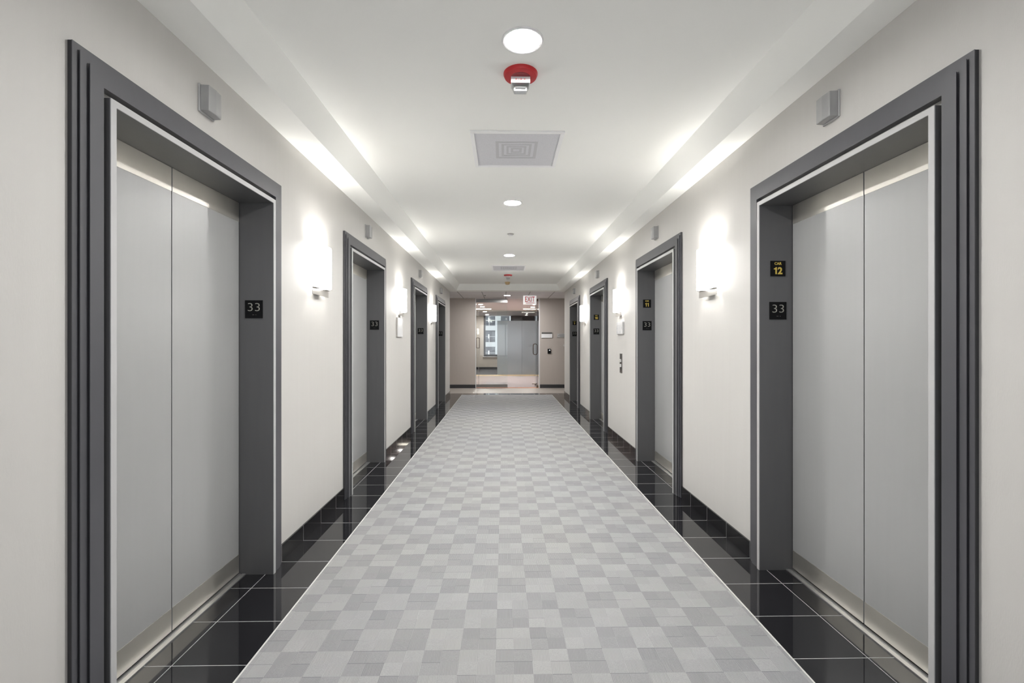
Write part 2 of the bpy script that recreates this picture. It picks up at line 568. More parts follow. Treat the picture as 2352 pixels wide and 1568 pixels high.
# end wall with the glass entrance
EX0, EX1, EZ = -0.815, 1.035, ZS - 0.003
struct(boxes('wall_end', [(-SIDE, EX0, YE, YE + 0.14, 0, ZS + 0.2), (EX1, SIDE, YE, YE + 0.14, 0, ZS + 0.2)], 'taupe'),
       'taupe lobby end wall either side of the glass entrance')
struct(boxes('baseboard_end', [(-SIDE, EX0 - 0.004, YE - 0.012, YE, 0, 0.10), (EX1 + 0.004, SIDE, YE - 0.012, YE, 0, 0.10)], 'rubber'))
struct(boxes('wall_lobby', [(-SIDE - 0.1, -SIDE, Y1 - 0.1, YE + 0.14, 0, ZS + 0.2), (SIDE, SIDE + 0.1, Y1 - 0.1, YE + 0.14, 0, ZS + 0.2),
                           (-SIDE, XL - 0.36, Y1 - 0.12, Y1, 0, ZS + 0.2), (XR + 0.36, SIDE, Y1 - 0.12, Y1, 0, ZS + 0.2)], 'wall'))
# the lobby behind the camera
BWX0, BWX1, BWZ0, BWZ1 = -1.9, 2.1, 0.45, 2.45
struct(boxes('wall_back', [(-SIDE, BWX0, -1.62, -1.5, 0, ZS + 0.2), (BWX1, SIDE, -1.62, -1.5, 0, ZS + 0.2),
                           (BWX0, BWX1, -1.62, -1.5, 0, BWZ0), (BWX0, BWX1, -1.62, -1.5, BWZ1, ZS + 0.2), (-SIDE - 0.1, -SIDE, -1.62, Y0 + 0.1, 0, ZS + 0.2),
                           (SIDE, SIDE + 0.1, -1.62, Y0 + 0.1, 0, ZS + 0.2),
                           (-SIDE, XL - 0.36, Y0, Y0 + 0.12, 0, ZS + 0.2), (XR + 0.36, SIDE, Y0, Y0 + 0.12, 0, ZS + 0.2)], 'wall'))

w2 = struct(boxes('added_fill_window', [(x, x + 0.06, -1.60, -1.52, BWZ0, BWZ1) for x in (BWX0, 0.07, BWX1 - 0.06)] +  # made-up window, added so world light fills the near corridor
                  [(BWX0, BWX1, -1.60, -1.52, z, z + 0.06) for z in (BWZ0, BWZ1 - 0.06)], 'winframe'), 'unseen wide window added behind the camera to let in fill light')
por = bpy.data.lights.new('fill_window_portal', 'AREA')
por.shape = 'RECTANGLE'; por.size = BWX1 - BWX0; por.size_y = BWZ1 - BWZ0
por.cycles.is_portal = True
po = bpy.data.objects.new('fill_window_portal', por)
COL.objects.link(po)
po.location = ((BWX0 + BWX1) / 2, -1.64, (BWZ0 + BWZ1) / 2)
po.rotation_euler = (PI / 2, 0, 0)

# floor: black tile, with the lobby stone beyond
flo = struct(boxes('floor', [(XL - 0.38, XR + 0.38, Y0 - 0.3, 12.18, -0.1, 0.0)], 'tile'), 'polished black tile border with pale grout lines')
struct(boxes('floor_lobby', [(-SIDE - 0.1, SIDE + 0.1, 12.18, 13.53, -0.1, 0.0),
                             (-SIDE - 0.1, XL - 0.38, Y1 - 0.12, 12.18, -0.1, 0.0), (XR + 0.38, SIDE + 0.1, Y1 - 0.12, 12.18, -0.1, 0.0)], 'lobbyfloor'),
       'beige floor of the cross lobby before the glass doors')
struct(boxes('floor_back', [(-SIDE - 0.1, SIDE + 0.1, -1.62, Y0 - 0.3, -0.1, 0.0),
                            (-SIDE - 0.1, XL - 0.38, Y0 - 0.3, Y0 + 0.12, -0.1, 0.0), (XR + 0.38, SIDE + 0.1, Y0 - 0.3, Y0 + 0.12, -0.1, 0.0)], 'lobbyfloor'))
CX0, CX1 = -1.044, 1.200
tag(boxes('carpet', [(CX0, CX1, Y0 - 0.3, 11.76, 0.0, 0.006)], 'carpet'), 'grey checkered carpet runner between the black tile borders', 'carpet')
bm = bmesh.new()
for x in (CX0 - 0.007, CX1):
    add_box(bm, x, x + 0.007, Y0 - 0.3, 11.767, 0, 0.0075)
add_box(bm, CX0, CX1, 11.76, 11.767, 0, 0.0075)
struct(obj('trim_1', bm, 'trim'), 'thin pale strip edging the carpet')

# baseboards between the entrances
HALF = DOOR_W / 2
def base_segments(xf, s):
    a, b = sorted((xf, xf - s * 0.011))
    ys = [Y0] + [v for c in DOORS for v in (c - HALF, c + HALF)] + [Y1]
    return [(a, b, ys[k] + (0.0005 if k else 0), ys[k + 1] - 0.0005, 0, 0.10) for k in range(0, len(ys), 2)]
struct(boxes('baseboard_left', base_segments(XL, -1), 'basetile', bevel=0.0015), 'black tile baseboard')
struct(boxes('baseboard_right', base_segments(XR, 1), 'basetile', bevel=0.0015), 'black tile baseboard')

# ceiling: raised tray framed by sloped-edge soffits
ceil_root = boxes('ceiling', [(XL, XR, Y0, Y1, ZT, ZT + 0.12)], 'ceil')
struct(ceil_root, 'white raised tray ceiling of the corridor')
TX0, TX1, TY0, TY1 = -1.158, 1.368, 0.64, 11.50     # lower lip of the tray
SL = 0.084                                          # how far the sloped face leans in
bm = bmesh.new()
lo = [(TX0, TY0), (TX1, TY0), (TX1, TY1), (TX0, TY1)]
hi = [(TX0 + SL, TY0 + SL), (TX1 - SL, TY0 + SL), (TX1 - SL, TY1 - SL), (TX0 + SL, TY1 - SL)]
ou = [(XL, Y0), (XR, Y0), (XR, Y1), (XL, Y1)]
vl = [bm.verts.new((*p, ZS)) for p in lo]
vh = [bm.verts.new((*p, ZT)) for p in hi]
vo = [bm.verts.new((*p, ZS)) for p in ou]
vt = [bm.verts.new((*p, ZT)) for p in ou]
for k in range(4):
    q = (k + 1) % 4
    bm.faces.new((vl[k], vl[q], vh[q], vh[k]))
    bm.faces.new((vo[k], vo[q], vl[q], vl[k]))
    bm.faces.new((vo[k], vo[q], vt[q], vt[k]))
    bm.faces.new((vt[k], vt[q], vh[q], vh[k]))
obj('soffit', bm, 'ceil', ceil_root)
struct(boxes('ceiling_lobby', [(-SIDE - 0.1, SIDE + 0.1, Y1, YE + 0.14, ZS, ZS + 0.1),
                               (-SIDE - 0.1, SIDE + 0.1, -1.62, Y0, ZS, ZS + 0.1),
                               (-SIDE - 0.1, XL - 0.3, Y1 - 0.12, Y1, ZS, ZS + 0.1), (XR + 0.3, SIDE + 0.1, Y1 - 0.12, Y1, ZS, ZS + 0.1),
                               (-SIDE - 0.1, XL - 0.3, Y0, Y0 + 0.12, ZS, ZS + 0.1), (XR + 0.3, SIDE + 0.1, Y0, Y0 + 0.12, ZS, ZS + 0.1)], 'act'),
       'grey lay-in tile ceiling of the cross lobby')

# ------------------------------------------------------------------ elevator entrances (local x points out of the wall into the corridor)
def make_elevator():
    t = bpy.data.objects.new('door_1', None)
    COL.objects.link(t)
    t['kind'] = 'structure'
    t['category'] = 'elevator door'
    CI, CO = OPEN_H + 0.042, HALF - 0.0           # casing inner / outer half widths
    zi, zo = 2.167, 2.264
    w = CO - CI
    bm = bmesh.new()
    # three face plates, each proud of the one outside it and undercut along its outer edge
    z_of = lambda f: zi + (zo - zi) * (1 - f)
    for f0, f1, th in ((0.0, 0.20, 0.015), (0.20, 0.47, 0.022), (0.47, 1.0, 0.030)):
        add_u(bm, CO - w * f1, CO - w * f0, z_of(f1), z_of(f0), th - 0.0025, th)
        f0u, f1u = f0 + 0.09, min(1.0, f1 + 0.09)
        add_u(bm, CO - w * f1u, CO - w * f0u, z_of(f1u), z_of(f0u), 0.0, th - 0.0025)
    obj('casing', bm, 'casing', t)
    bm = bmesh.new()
    add_u(bm, CO - 0.007, CO - 0.0004, zo - 0.007, zo - 0.0004, 0.0, 0.0124)  # shade on the casing's outer side, painted as a near-black strip
    obj('painted_edge_shade', bm, 'rubber', t)
    bm = bmesh.new()
    FO = OPEN_H + 0.0235
    add_u(bm, OPEN_H, FO, OPEN_Z, OPEN_Z + 0.0235, -0.20, 0.034)
    obj('jamb', bm, 'jamb', t)
    bm = bmesh.new()
    add_u(bm, OPEN_H + 0.0002, FO + 0.0006, OPEN_Z + 0.0002, OPEN_Z + 0.0241, 0.034, 0.038)
    obj('frame_edge', bm, 'edge', t, bevel=0.001)
    # two centre-opening panels, each with a steel head band and kick band
    PX = -0.158
    for s in (-1, 1):
        bm = bmesh.new()
        ya, yb = sorted((s * 0.0028, s * (OPEN_H - 0.004)))
        add_box(bm, PX - 0.03, PX, ya, yb, 0.013, OPEN_Z - 0.001)
        p = obj('door_panel', bm, 'panel', t, bevel=0.0015)
        bm = bmesh.new(); add_box(bm, PX, PX + 0.0012, ya + 0.001, yb - 0.001, OPEN_Z - 0.108, OPEN_Z - 0.001)
        h = obj('head_band', bm, 'steel', p); h['label'] = 'brushed steel head band'
        bm = bmesh.new(); add_box(bm, PX, PX + 0.0012, ya + 0.001, yb - 0.001, 0.014, 0.118)
        h = obj('kick_band', bm, 'steel', p); h['label'] = 'brushed steel kick band'
    bm = bmesh.new(); add_box(bm, PX - 0.045, PX - 0.031, -OPEN_H, OPEN_H, 0.005, OPEN_Z)
    obj('shadow_gap', bm, 'void', t)
    bm = bmesh.new()
    add_box(bm, PX - 0.005, PX + 0.010, -OPEN_H, OPEN_H, -0.01, 0.006)
    add_box(bm, PX + 0.016, PX + 0.038, -OPEN_H, OPEN_H, -0.01, 0.006)
    add_box(bm, PX - 0.005, PX + 0.038, -OPEN_H, OPEN_H, -0.012, 0.001)
    obj('sill', bm, 'alu', t)
    return t

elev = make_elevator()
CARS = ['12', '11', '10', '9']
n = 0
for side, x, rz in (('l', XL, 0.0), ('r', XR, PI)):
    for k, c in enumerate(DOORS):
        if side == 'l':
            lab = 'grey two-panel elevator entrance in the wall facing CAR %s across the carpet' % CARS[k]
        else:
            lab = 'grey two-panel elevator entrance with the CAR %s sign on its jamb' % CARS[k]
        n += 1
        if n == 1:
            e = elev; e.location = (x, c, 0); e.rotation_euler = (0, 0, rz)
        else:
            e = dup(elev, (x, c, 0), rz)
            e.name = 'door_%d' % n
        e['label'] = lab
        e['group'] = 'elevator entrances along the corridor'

# ------------------------------------------------------------------ jamb signs (stand in the XZ plane, read from -Y)
def make_plate(name, w, h):
    bm = bmesh.new()
    add_box(bm, -w / 2, w / 2, -0.003, 0.0, -h / 2, h / 2)
    return bm

def floor_sign(loc, label):
    t = thing('floor_number_sign', label, 'sign', loc, 0, 'floor number 33 signs')
    obj('plate', make_plate('plate', 0.100, 0.102), 'black', t, bevel=0.0008)
    text_mesh('lettering', '33', 0.068, 'silver', t, (0, -0.0034, 0.012), bold=-0.0010, width=0.068)
    bm = bmesh.new()
    for dx in (-0.006, 0.0, 0.012):
        add_box(bm, dx - 0.001, dx + 0.001, -0.0042, -0.003, -0.033, -0.031)
    obj('braille', bm, 'silver', t)
    return t

def car_number(s, t):
    """Bold numerals of the car signs; the figure 1 has a flag at its head."""
    H, zc = 0.0405, -0.0125
    xs = {'12': (-0.0145, 0.0115), '11': (-0.0115, 0.0115), '10': (-0.0145, 0.0120), '9': (0.0,)}[s]
    for ch, x in zip(s, xs):
        if ch == '1':
            b, tp = zc - H / 2, zc + H / 2
            bm = bmesh.new()
            add_prism(bm, [(x - 0.0015, b), (x + 0.0070, b), (x + 0.0070, tp), (x + 0.0005, tp), (x - 0.0030, tp - 0.0052),
                           (x - 0.0105, tp - 0.0070), (x - 0.0105, tp - 0.0130), (x - 0.0015, tp - 0.0130)], 1, -0.0042, -0.003)
            obj('lettering', bm, 'yellow', t)
        else:
            text_mesh('lettering', ch, 0.0545, 'yellow', t, (x, -0.0034, zc), bold=0.0019, width=0.0275)

floor_first = None
for k, c in enumerate(DOORS):
    yj = c + OPEN_H - 0.0004
    lab = 'black square 33 sign on the jamb of the entrance opposite CAR %s' % CARS[k]
    loc = (XL - 0.074, yj, 1.514)
    if floor_first is None:
        floor_first = floor_sign(loc, lab)
    else:
        dup(floor_first, loc, label=lab)
    dup(floor_first, (XR + 0.072, yj, 1.509), label='black square 33 sign directly below the CAR %s sign' % CARS[k])
    t = thing('car_number_sign', 'black square sign reading CAR %s in yellow' % CARS[k], 'sign', (XR + 0.072, yj, 1.754), 0, 'car number signs')
    obj('plate', make_plate('plate', 0.088, 0.090), 'black', t, bevel=0.0008)
    text_mesh('lettering', 'CAR', 0.021, 'yellow', t, (0, -0.0034, 0.029), bold=0.0006, width=0.042)
    car_number(CARS[k], t)

# ------------------------------------------------------------------ hall lanterns over the entrances
def make_lantern():
    t = thing('hall_lantern', '', 'elevator lantern')
    bm = bmesh.new(); add_box(bm, 0, 0.008, -0.054, 0.054, -0.062, 0.062)
    obj('wall_plate', bm, 'edge', t, bevel=0.002)
    bm = bmesh.new()
    add_prism(bm, [(0.008, -0.050), (0.044, -0.046), (0.048, 0.0), (0.044, 0.046), (0.008, 0.050)], 2, -0.057, 0.057)
    obj('lens', bm, 'acrylic', t, bevel=0.003)
    return t
lan = make_lantern()
first = True
for x, rz, word in ((XL, 0.0, 'above the entrance facing CAR %s'), (XR, PI, 'above the CAR %s entrance')):
    for k, c in enumerate(DOORS):
        lab = 'small grey frosted hall lantern ' + word % CARS[k]
        if first:
            lan.location = (x, c - 0.01, 2.411); lan['label'] = lab; lan['group'] = 'hall lanterns'; first = False
        else:
            dup(lan, (x, c - 0.01, 2.411), rz, lab, 'hall lanterns')

# ------------------------------------------------------------------ wall lamps (sconces)
def make_sconce():
    t = thing('wall_sconce', '', 'wall lamp')
    A, B = 0.142, 0.093
    zb, zt = 1.716, 2.008
    seg = 28
    bm = bmesh.new()
    outer, inner = [], []
    for k in range(seg + 1):
        a = -PI / 2 + PI * k / seg
        outer.append((0.004 + (B - 0.004) * max(0, math.cos(a)) ** 0.8, A * math.sin(a)))
        inner.append((0.004 + (B - 0.009) * max(0, math.cos(a)) ** 0.8, (A - 0.005) * math.sin(a)))
    vo_ = [[bm.verts.new((x, y, z)) for x, y in outer] for z in (zb, zt)]
    vi_ = [[bm.verts.new((x, y, z)) for x, y in inner] for z in (zb, zt)]
    for k in range(seg):
        bm.faces.new((vo_[0][k], vo_[0][k + 1], vo_[1][k + 1], vo_[1][k]))
        bm.faces.new((vi_[0][k], vi_[0][k + 1], vi_[1][k + 1], vi_[1][k]))
        for lv in (0, 1):
            bm.faces.new((vo_[lv][k], vo_[lv][k + 1], vi_[lv][k + 1], vi_[lv][k]))
    for k in (0, seg):
        bm.faces.new((vo_[0][k], vo_[1][k], vi_[1][k], vi_[0][k]))
    obj('glass_shade', bm, 'shade', t, smooth=True)
    bm = bmesh.new()
    # backplate: a tall strip near each edge and the full-width apron below the glass
    add_box(bm, 0.029, 0.033, -0.147, 0.147, 1.660, 1.712)
    add_box(bm, 0.029, 0.033, -0.147, -0.143, 1.712, 1.850)
    add_box(bm, 0.029, 0.033, 0.143, 0.147, 1.712, 1.850)
    add_box(bm, 0.000, 0.029, -0.060, 0.060, 1.675, 1.710)
    obj('bracket', bm, 'nickel', t, bevel=0.0008)
    for s in (-1, 1):
        bm = bmesh.new()
        add_prism(bm, [(0.033, s * 0.04), (0.060, s * 0.04), (0.050, s * 0.135), (0.033, s * 0.143)], 2, 1.707, 1.711)
        obj('clip', bm, 'nickel', t)
    for s in (-1, 1):
        bm = bmesh.new()
        add_lathe(bm, [(0.0, 1.79), (0.013, 1.79), (0.014, 1.80), (0.014, 1.835), (0.0, 1.835)], 14, 0.045, 0.06 * s)
        obj('lamp_socket', bm, 'white', t)
    return t
BULB = bpy.data.lights.new('bulb', 'POINT')
BULB.energy = BULB_W
BULB.color = (1.0, 0.975, 0.935)
BULB.shadow_soft_size = 0.016
def add_bulbs(x, s, y):
    for d in (-0.06, 0.06):
        for z in (1.915,):
            lo_ = bpy.data.objects.new('bulb', BULB)
            COL.objects.link(lo_)
            lo_.location = (x + s * 0.045, y + d, z)
sco = make_sconce()
first = True
SL_TXT = {(-1, 0): 'lit half-round glass wall lamp between entrances facing CAR 12 and CAR 11',
          (-1, 1): 'lit half-round glass wall lamp directly above the tall white wall plaque',
          (-1, 2): 'lit half-round glass wall lamp between entrances facing CAR 10 and CAR 9',
          (1, 0): 'lit half-round glass wall lamp between the CAR 12 and CAR 11 entrances',
          (1, 1): 'lit half-round glass wall lamp directly above the white three-row notice panel',
          (1, 2): 'lit half-round glass wall lamp between the CAR 10 and CAR 9 entrances'}
for x, s, rz in ((XL, 1, 0.0), (XR, -1, PI)):
    for k, y in enumerate(SCONCES):
        lab = SL_TXT[(-s, k)]
        if first:
            sco.location = (x, y, 0); sco['label'] = lab; sco['group'] = 'corridor wall lamps'; first = False
        else:
            dup(sco, (x, y, 0), rz, lab, 'corridor wall lamps')
        add_bulbs(x, s, y)

# ------------------------------------------------------------------ things on the side walls
t = thing('wall_plaque', 'tall blank white plaque on the wall below a lit wall lamp', 'plaque', (XL, 6.075, 1.515))
bm = bmesh.new(); add_box(bm, 0, 0.016, -0.145, 0.145, -0.122, 0.122)
obj('frame', bm, 'nickel', t, bevel=0.001)
bm = bmesh.new(); add_box(bm, 0.016, 0.0185, -0.143, 0.143, -0.120, 0.120)
obj('face', bm, 'signwhite', t)

t = thing('notice_panel', 'white three-row notice panel between the CAR 11 and CAR 10 entrances', 'notice', (XR, 6.075, 1.508), PI)
bm = bmesh.new(); add_box(bm, 0, 0.022, -0.155, 0.155, -0.080, 0.080)
obj('backing', bm, 'edge', t, bevel=0.002)
for k, z in enumerate((0.053, 0.0, -0.053)):
    bm = bmesh.new(); add_box(bm, 0.022, 0.0245, -0.149, 0.149, z - 0.0245, z + 0.0245)
    r = obj('row', bm, 'signwhite', t)
    bm = bmesh.new()
    if k == 0:
        add_box(bm, 0.0245, 0.025, -0.10, 0.10, z - 0.008, z - 0.005)
        add_box(bm, 0.0245, 0.025, -0.10, 0.06, z + 0.005, z + 0.008)
    elif k == 1:
        for y0_, y1_ in ((-0.13, -0.10), (0.10, 0.125)):
            add_box(bm, 0.0245, 0.025, y0_, y1_, z - 0.016, z + 0.016)
        for q in range(4):
            add_box(bm, 0.0245, 0.025, -0.05, 0.05, z - 0.014 + q * 0.008, z - 0.011 + q * 0.008)
    else:
        add_box(bm, 0.0245, 0.025, -0.13, -0.095, z - 0.016, z + 0.016)
        for q in range(4):
            add_box(bm, 0.0245, 0.025, -0.03, 0.10, z - 0.014 + q * 0.008, z - 0.011 + q * 0.008)
    obj('print', bm, 'print', r)

t = thing('call_button_panel', 'narrow steel elevator call panel with two buttons below the notice panel', 'call panel', (XR, 6.075, 1.052), PI)
bm = bmesh.new(); add_box(bm, 0, 0.005, -0.058, 0.058, -0.125, 0.125)
obj('face_plate', bm, 'rail', t, bevel=0.001)
for z in (0.035, -0.030):
    bm = bmesh.new()
    add_box(bm, 0.005, 0.012, -0.024, 0.024, z - 0.018, z + 0.018)
    b = obj('button', bm, 'white', t, bevel=0.002)
    d = 1 if z > 0 else -1
    bm = bmesh.new()
    add_prism(bm, [(-0.009, z - d * 0.007), (0.009, z - d * 0.007), (0.0, z + d * 0.009)], 0, 0.012, 0.0126)
    obj('arrow', bm, 'signgrey', b)

# ------------------------------------------------------------------ ceiling fixtures
CUTS = []
def make_downlight(zc, label, x, y, r=0.082, m='lamp', group='recessed ceiling lights'):
    t = thing('ceiling_light', label, 'ceiling light', (x, y, zc), 0, group)
    bm = bmesh.new()
    add_lathe(bm, [(r * 1.20, 0.0), (r * 1.21, -0.004), (r * 1.12, -0.007), (r * 1.02, -0.005), (r * 0.99, 0.0)], 56)
    obj('trim_ring', bm, 'white', t, smooth=True)
    bm = bmesh.new()
    rec = m == 'lamp' and zc == ZT
    D = 0.018 if rec else -0.0035
    if rec:
        CUTS.append((x, y, zc, r))
        add_lathe(bm, [(r * 1.0, 0.0), (r * 0.985, D + 0.002), (r * 1.02, D + 0.002), (r * 1.035, 0.0)], 56)
        obj('can', bm, 'white', t, smooth=True)
        bm = bmesh.new()
    add_lathe(bm, [(0.0, D), (r * 0.98, D), (r * 0.98, D + 0.0015), (0.0, D + 0.0015)], 56)
    obj('diffuser', bm, m, t, smooth=True)
    return t
make_downlight(ZT, 'big bright round recessed light just in front of the first red FIRE alarm', XC, 2.20)
make_downlight(ZT, 'round recessed light between the square ceiling vent and the small sprinkler cap', XC, 4.766)
make_downlight(ZT, 'round recessed light just in front of the farther ceiling vent', XC - 0.001, 7.66)
make_downlight(ZS, 'round recessed light in the lobby tile ceiling before the glass entrance', XC, 12.72, 0.078)

def make_vent(label, y):
    t = thing('ceiling_vent', label, 'air vent', (XC + 0.003, y, ZT), 0, 'square ceiling vents')
    H, F = 0.318, 0.026
    bm = bmesh.new()
    for a in (( -H, H, -H, -H + F), (-H, H, H - F, H), (-H, -H + F, -H + F, H - F), (H - F, H, -H + F, H - F)):
        add_box(bm, a[0], a[1], a[2], a[3], -0.013, 0.0)
    obj('frame', bm, 'brightwhite', t, bevel=0.002)
    bm = bmesh.new(); add_box(bm, -H + F, H - F, -H + F, H - F, -0.004, 0.0)
    face = obj('perforated_face', bm, 'vent', t)
    bm = bmesh.new()
    # concentric square throat seen through the face
    for k, (a, b) in enumerate(((0.150, 0.128), (0.108, 0.090), (0.072, 0.056), (0.040, 0.022))):
        z0 = -0.0042 - 0.0012
        for q in ((-a, a, -a, -b), (-a, a, b, a), (-a, -b, -b, b), (b, a, -b, b)):
            add_box(bm, q[0], q[1], q[2], q[3], z0, -0.004)
    obj('throat_ring', bm, 'ventdark', face)
    return t
make_vent('square perforated ceiling vent just behind the first red FIRE alarm', 3.455)
make_vent('square white ceiling vent just in front of the farther red alarm', 8.96)

def make_alarm(label, y, word):
    t = thing('fire_alarm', label, 'fire alarm', (XC, y, ZT), 0, 'red ceiling fire alarms')
    bm = bmesh.new()
    add_lathe(bm, [(0.0, 0.0), (0.0895, 0.0), (0.0895, -0.006), (0.0845, -0.018), (0.080, -0.020), (0.0, -0.020)], 56)
    obj('base', bm, 'red', t, smooth=True)
    bm = bmesh.new()
    add_lathe(bm, [(0.0, -0.0215), (0.050, -0.0215), (0.052, -0.020), (0.0, -0.020)], 40, 0, 0.0)
    obj('sounder_grille', bm, 'darkred', t)
    bm = bmesh.new()
    add_prism(bm, [(-0.012, -0.020), (-0.012, -0.052), (0.055, -0.052), (0.055, -0.020)], 0, -0.0505, 0.0505)
    h = obj('strobe_housing', bm, 'white', t, bevel=0.0015)
    text_mesh('lettering', word, 0.0175, 'signred', h, (0, -0.0125, -0.037), bold=-0.0002, width=0.053, spacing=1.25)
    bm = bmesh.new()
    add_prism(bm, [(-0.046, -0.052), (0.046, -0.052), (0.032, -0.083), (-0.032, -0.083)], 1, -0.008, 0.050)
    l = obj('strobe_lens', bm, 'lens', t, bevel=0.003)
    bm = bmesh.new()
    add_tube(bm, [(-0.028, 0.016, -0.062), (0.028, 0.016, -0.062)], 0.0045, 10)
    add_box(bm, -0.034, 0.034, 0.024, 0.027, -0.076, -0.052)
    obj('flash_tube', bm, 'nickel', l)
    return t
make_alarm('red round fire alarm lettered FIRE between the big light and first vent', 2.475, 'FIRE')
make_alarm('small red alarm with clear strobe between farther vent and cream smoke detector', 9.90, 'FIRE')

def make_cap(label, x, y, z, r, m, name='sprinkler_cap', cat='sprinkler', drop=0.012):
    t = thing(name, label, cat, (x, y, z))
    bm = bmesh.new()
    add_lathe(bm, [(0.0, 0.0), (r, 0.0), (r * 1.02, -0.002), (r * 0.9, -0.005), (r * 0.55, -0.005), (0, -0.005)], 32)
    obj('escutcheon', bm, 'nickel', t, smooth=True)
    bm = bmesh.new()
    add_lathe(bm, [(0.0, -0.005), (r * 0.62, -0.005), (r * 0.66, -drop), (r * 0.58, -drop - 0.003), (0, -drop - 0.003)], 32)
    obj('cover_plate', bm, m, t, smooth=True)
    return t
make_cap('small round sprinkler cap on the ceiling between second and third round lights', XC, 6.15, ZT, 0.044, 'white', drop=0.02)
make_cap('tiny sprinkler cap on the ceiling just before the cream smoke detector', XC + 0.005, 10.66, ZT, 0.036, 'white')
make_cap('tiny sprinkler head in the lobby tile ceiling before the glass entrance', -0.51, 12.70, ZS, 0.036, 'signgrey')

t = thing('smoke_detector', 'cream smoke detector hanging at the far end of the tray ceiling', 'smoke detector', (XC - 0.003, 11.08, ZT))
bm = bmesh.new()
add_lathe(bm, [(0, 0), (0.062, 0), (0.064, -0.012), (0.060, -0.022), (0, -0.022)], 36)
obj('base', bm, 'tan', t, smooth=True)
bm = bmesh.new()
add_lathe(bm, [(0, -0.022), (0.054, -0.022), (0.053, -0.048), (0.036, -0.060), (0, -0.062)], 36)
obj('chamber', bm, 'tan', t, smooth=True)

# ------------------------------------------------------------------ lobby: exit sign, end wall signs, reader
t = thing('exit_sign', 'white hanging EXIT sign with red letters before the glass entrance', 'exit sign', (0.705, 12.70, ZS))
bm = bmesh.new(); add_box(bm, -0.176, 0.176, 0.0, 0.045, -0.245, -0.012)
obj('housing', bm, 'exitface', t, bevel=0.006)
bm = bmesh.new(); add_box(bm, -0.06, 0.06, 0.005, 0.04, -0.012, 0.0)
obj('canopy', bm, 'white', t)
text_mesh('lettering', 'EXIT', 0.205, 'signred', t, (0.0, -0.001, -0.103), bold=0.002, width=0.262, thick=0.001)
bm = bmesh.new()
add_prism(bm, [(-0.125, -0.207), (-0.095, -0.197), (-0.095, -0.200), (0.122, -0.200), (0.122, -0.214), (-0.095, -0.214), (-0.095, -0.217)], 1, -0.002, 0.0)
obj('arrow', bm, 'signred', t)

t = thing('room_sign', 'white sign with a dark top band beside the glass entrance', 'sign', (1.240, YE, 1.527))
bm = bmesh.new(); add_box(bm, -0.161, 0.161, -0.014, 0, -0.083, 0.083)
obj('backing', bm, 'nickel', t, bevel=0.001)
bm = bmesh.new(); add_box(bm, -0.150, 0.150, -0.018, -0.014, 0.034, 0.080)
obj('top_band', bm, 'signgrey', t)
bm = bmesh.new(); add_box(bm, -0.157, 0.157, -0.017, -0.014, -0.079, 0.030)
obj('face', bm, 'signwhite', t)

t = thing('directory_sign', 'grey lettered wall sign half hidden by the corridor corner', 'sign', (1.70, YE, 1.515))
bm = bmesh.new(); add_box(bm, -0.160, 0.160, -0.012, 0, -0.055, 0.055)
obj('plate', bm, 'edge', t, bevel=0.001)
for k, (a, b) in enumerate(((-0.10, 0.14), (-0.13, 0.12), (-0.08, 0.14))):
    z = 0.030 - 0.030 * k
    bm = bmesh.new()
    q = a
    while q < b:
        add_box(bm, q, q + 0.022, -0.0128, -0.012, z - 0.005, z + 0.005)
        q += 0.029
    obj('lettering', bm, 'signgrey', t)

t = thing('card_reader', 'small black card reader with a white light on the taupe wall', 'card reader', (1.310, YE, 1.062))
bm = bmesh.new(); add_box(bm, -0.046, 0.046, -0.024, 0, -0.070, 0.070)
obj('housing', bm, 'black', t, bevel=0.006)
bm = bmesh.new()
add_lathe(bm, [(0, 0), (0.010, 0), (0.010, 0.004), (0, 0.004)], 16)
o = obj('light', bm, 'led', t); o.rotation_euler = (PI / 2, 0, 0); o.location = (0.010, -0.024, 0.030)

t = thing('wall_bumper', 'small metal knob on the taupe wall at the corridor corner', 'wall fitting', (1.745, YE, 1.225))
bm = bmesh.new(); add_lathe(bm, [(0, 0), (0.035, 0), (0.035, 0.006), (0.012, 0.010), (0.012, 0.05), (0.030, 0.06), (0.030, 0.085), (0, 0.09)], 24)
o = obj('bumper_post', bm, 'nickel', t, smooth=True); o.rotation_euler = (PI / 2, 0, 0)

# ------------------------------------------------------------------ glass entrance
struct(boxes('trim_2', [(EX0 - 0.004, EX0 + 0.011, YE - 0.002, YE + 0.142, 0, ZS - 0.001), (EX1 - 0.02, EX1 + 0.004, YE - 0.002, YE + 0.142, 0, ZS - 0.001)], 'signwhite'),
       'white jamb edges of the glass entrance')
struct(boxes('trim_3', [(EX0 + 0.02, EX1 - 0.02, YE - 0.04, YE + 0.17, -0.05, 0.004)], 'copper'), 'copper-toned threshold under the glass entrance')

def ring_path(hw, hh, r, n=8):
    pts = []
    for cx, cz, a0 in ((hw - r, hh - r, 0), (-hw + r, hh - r, PI / 2), (-hw + r, -hh + r, PI), (hw - r, -hh + r, 3 * PI / 2)):
        for k in range(n + 1):
            a = a0 + PI / 2 * k / n
            pts.append((cx + r * math.cos(a), cz + r * math.sin(a)))
    return pts

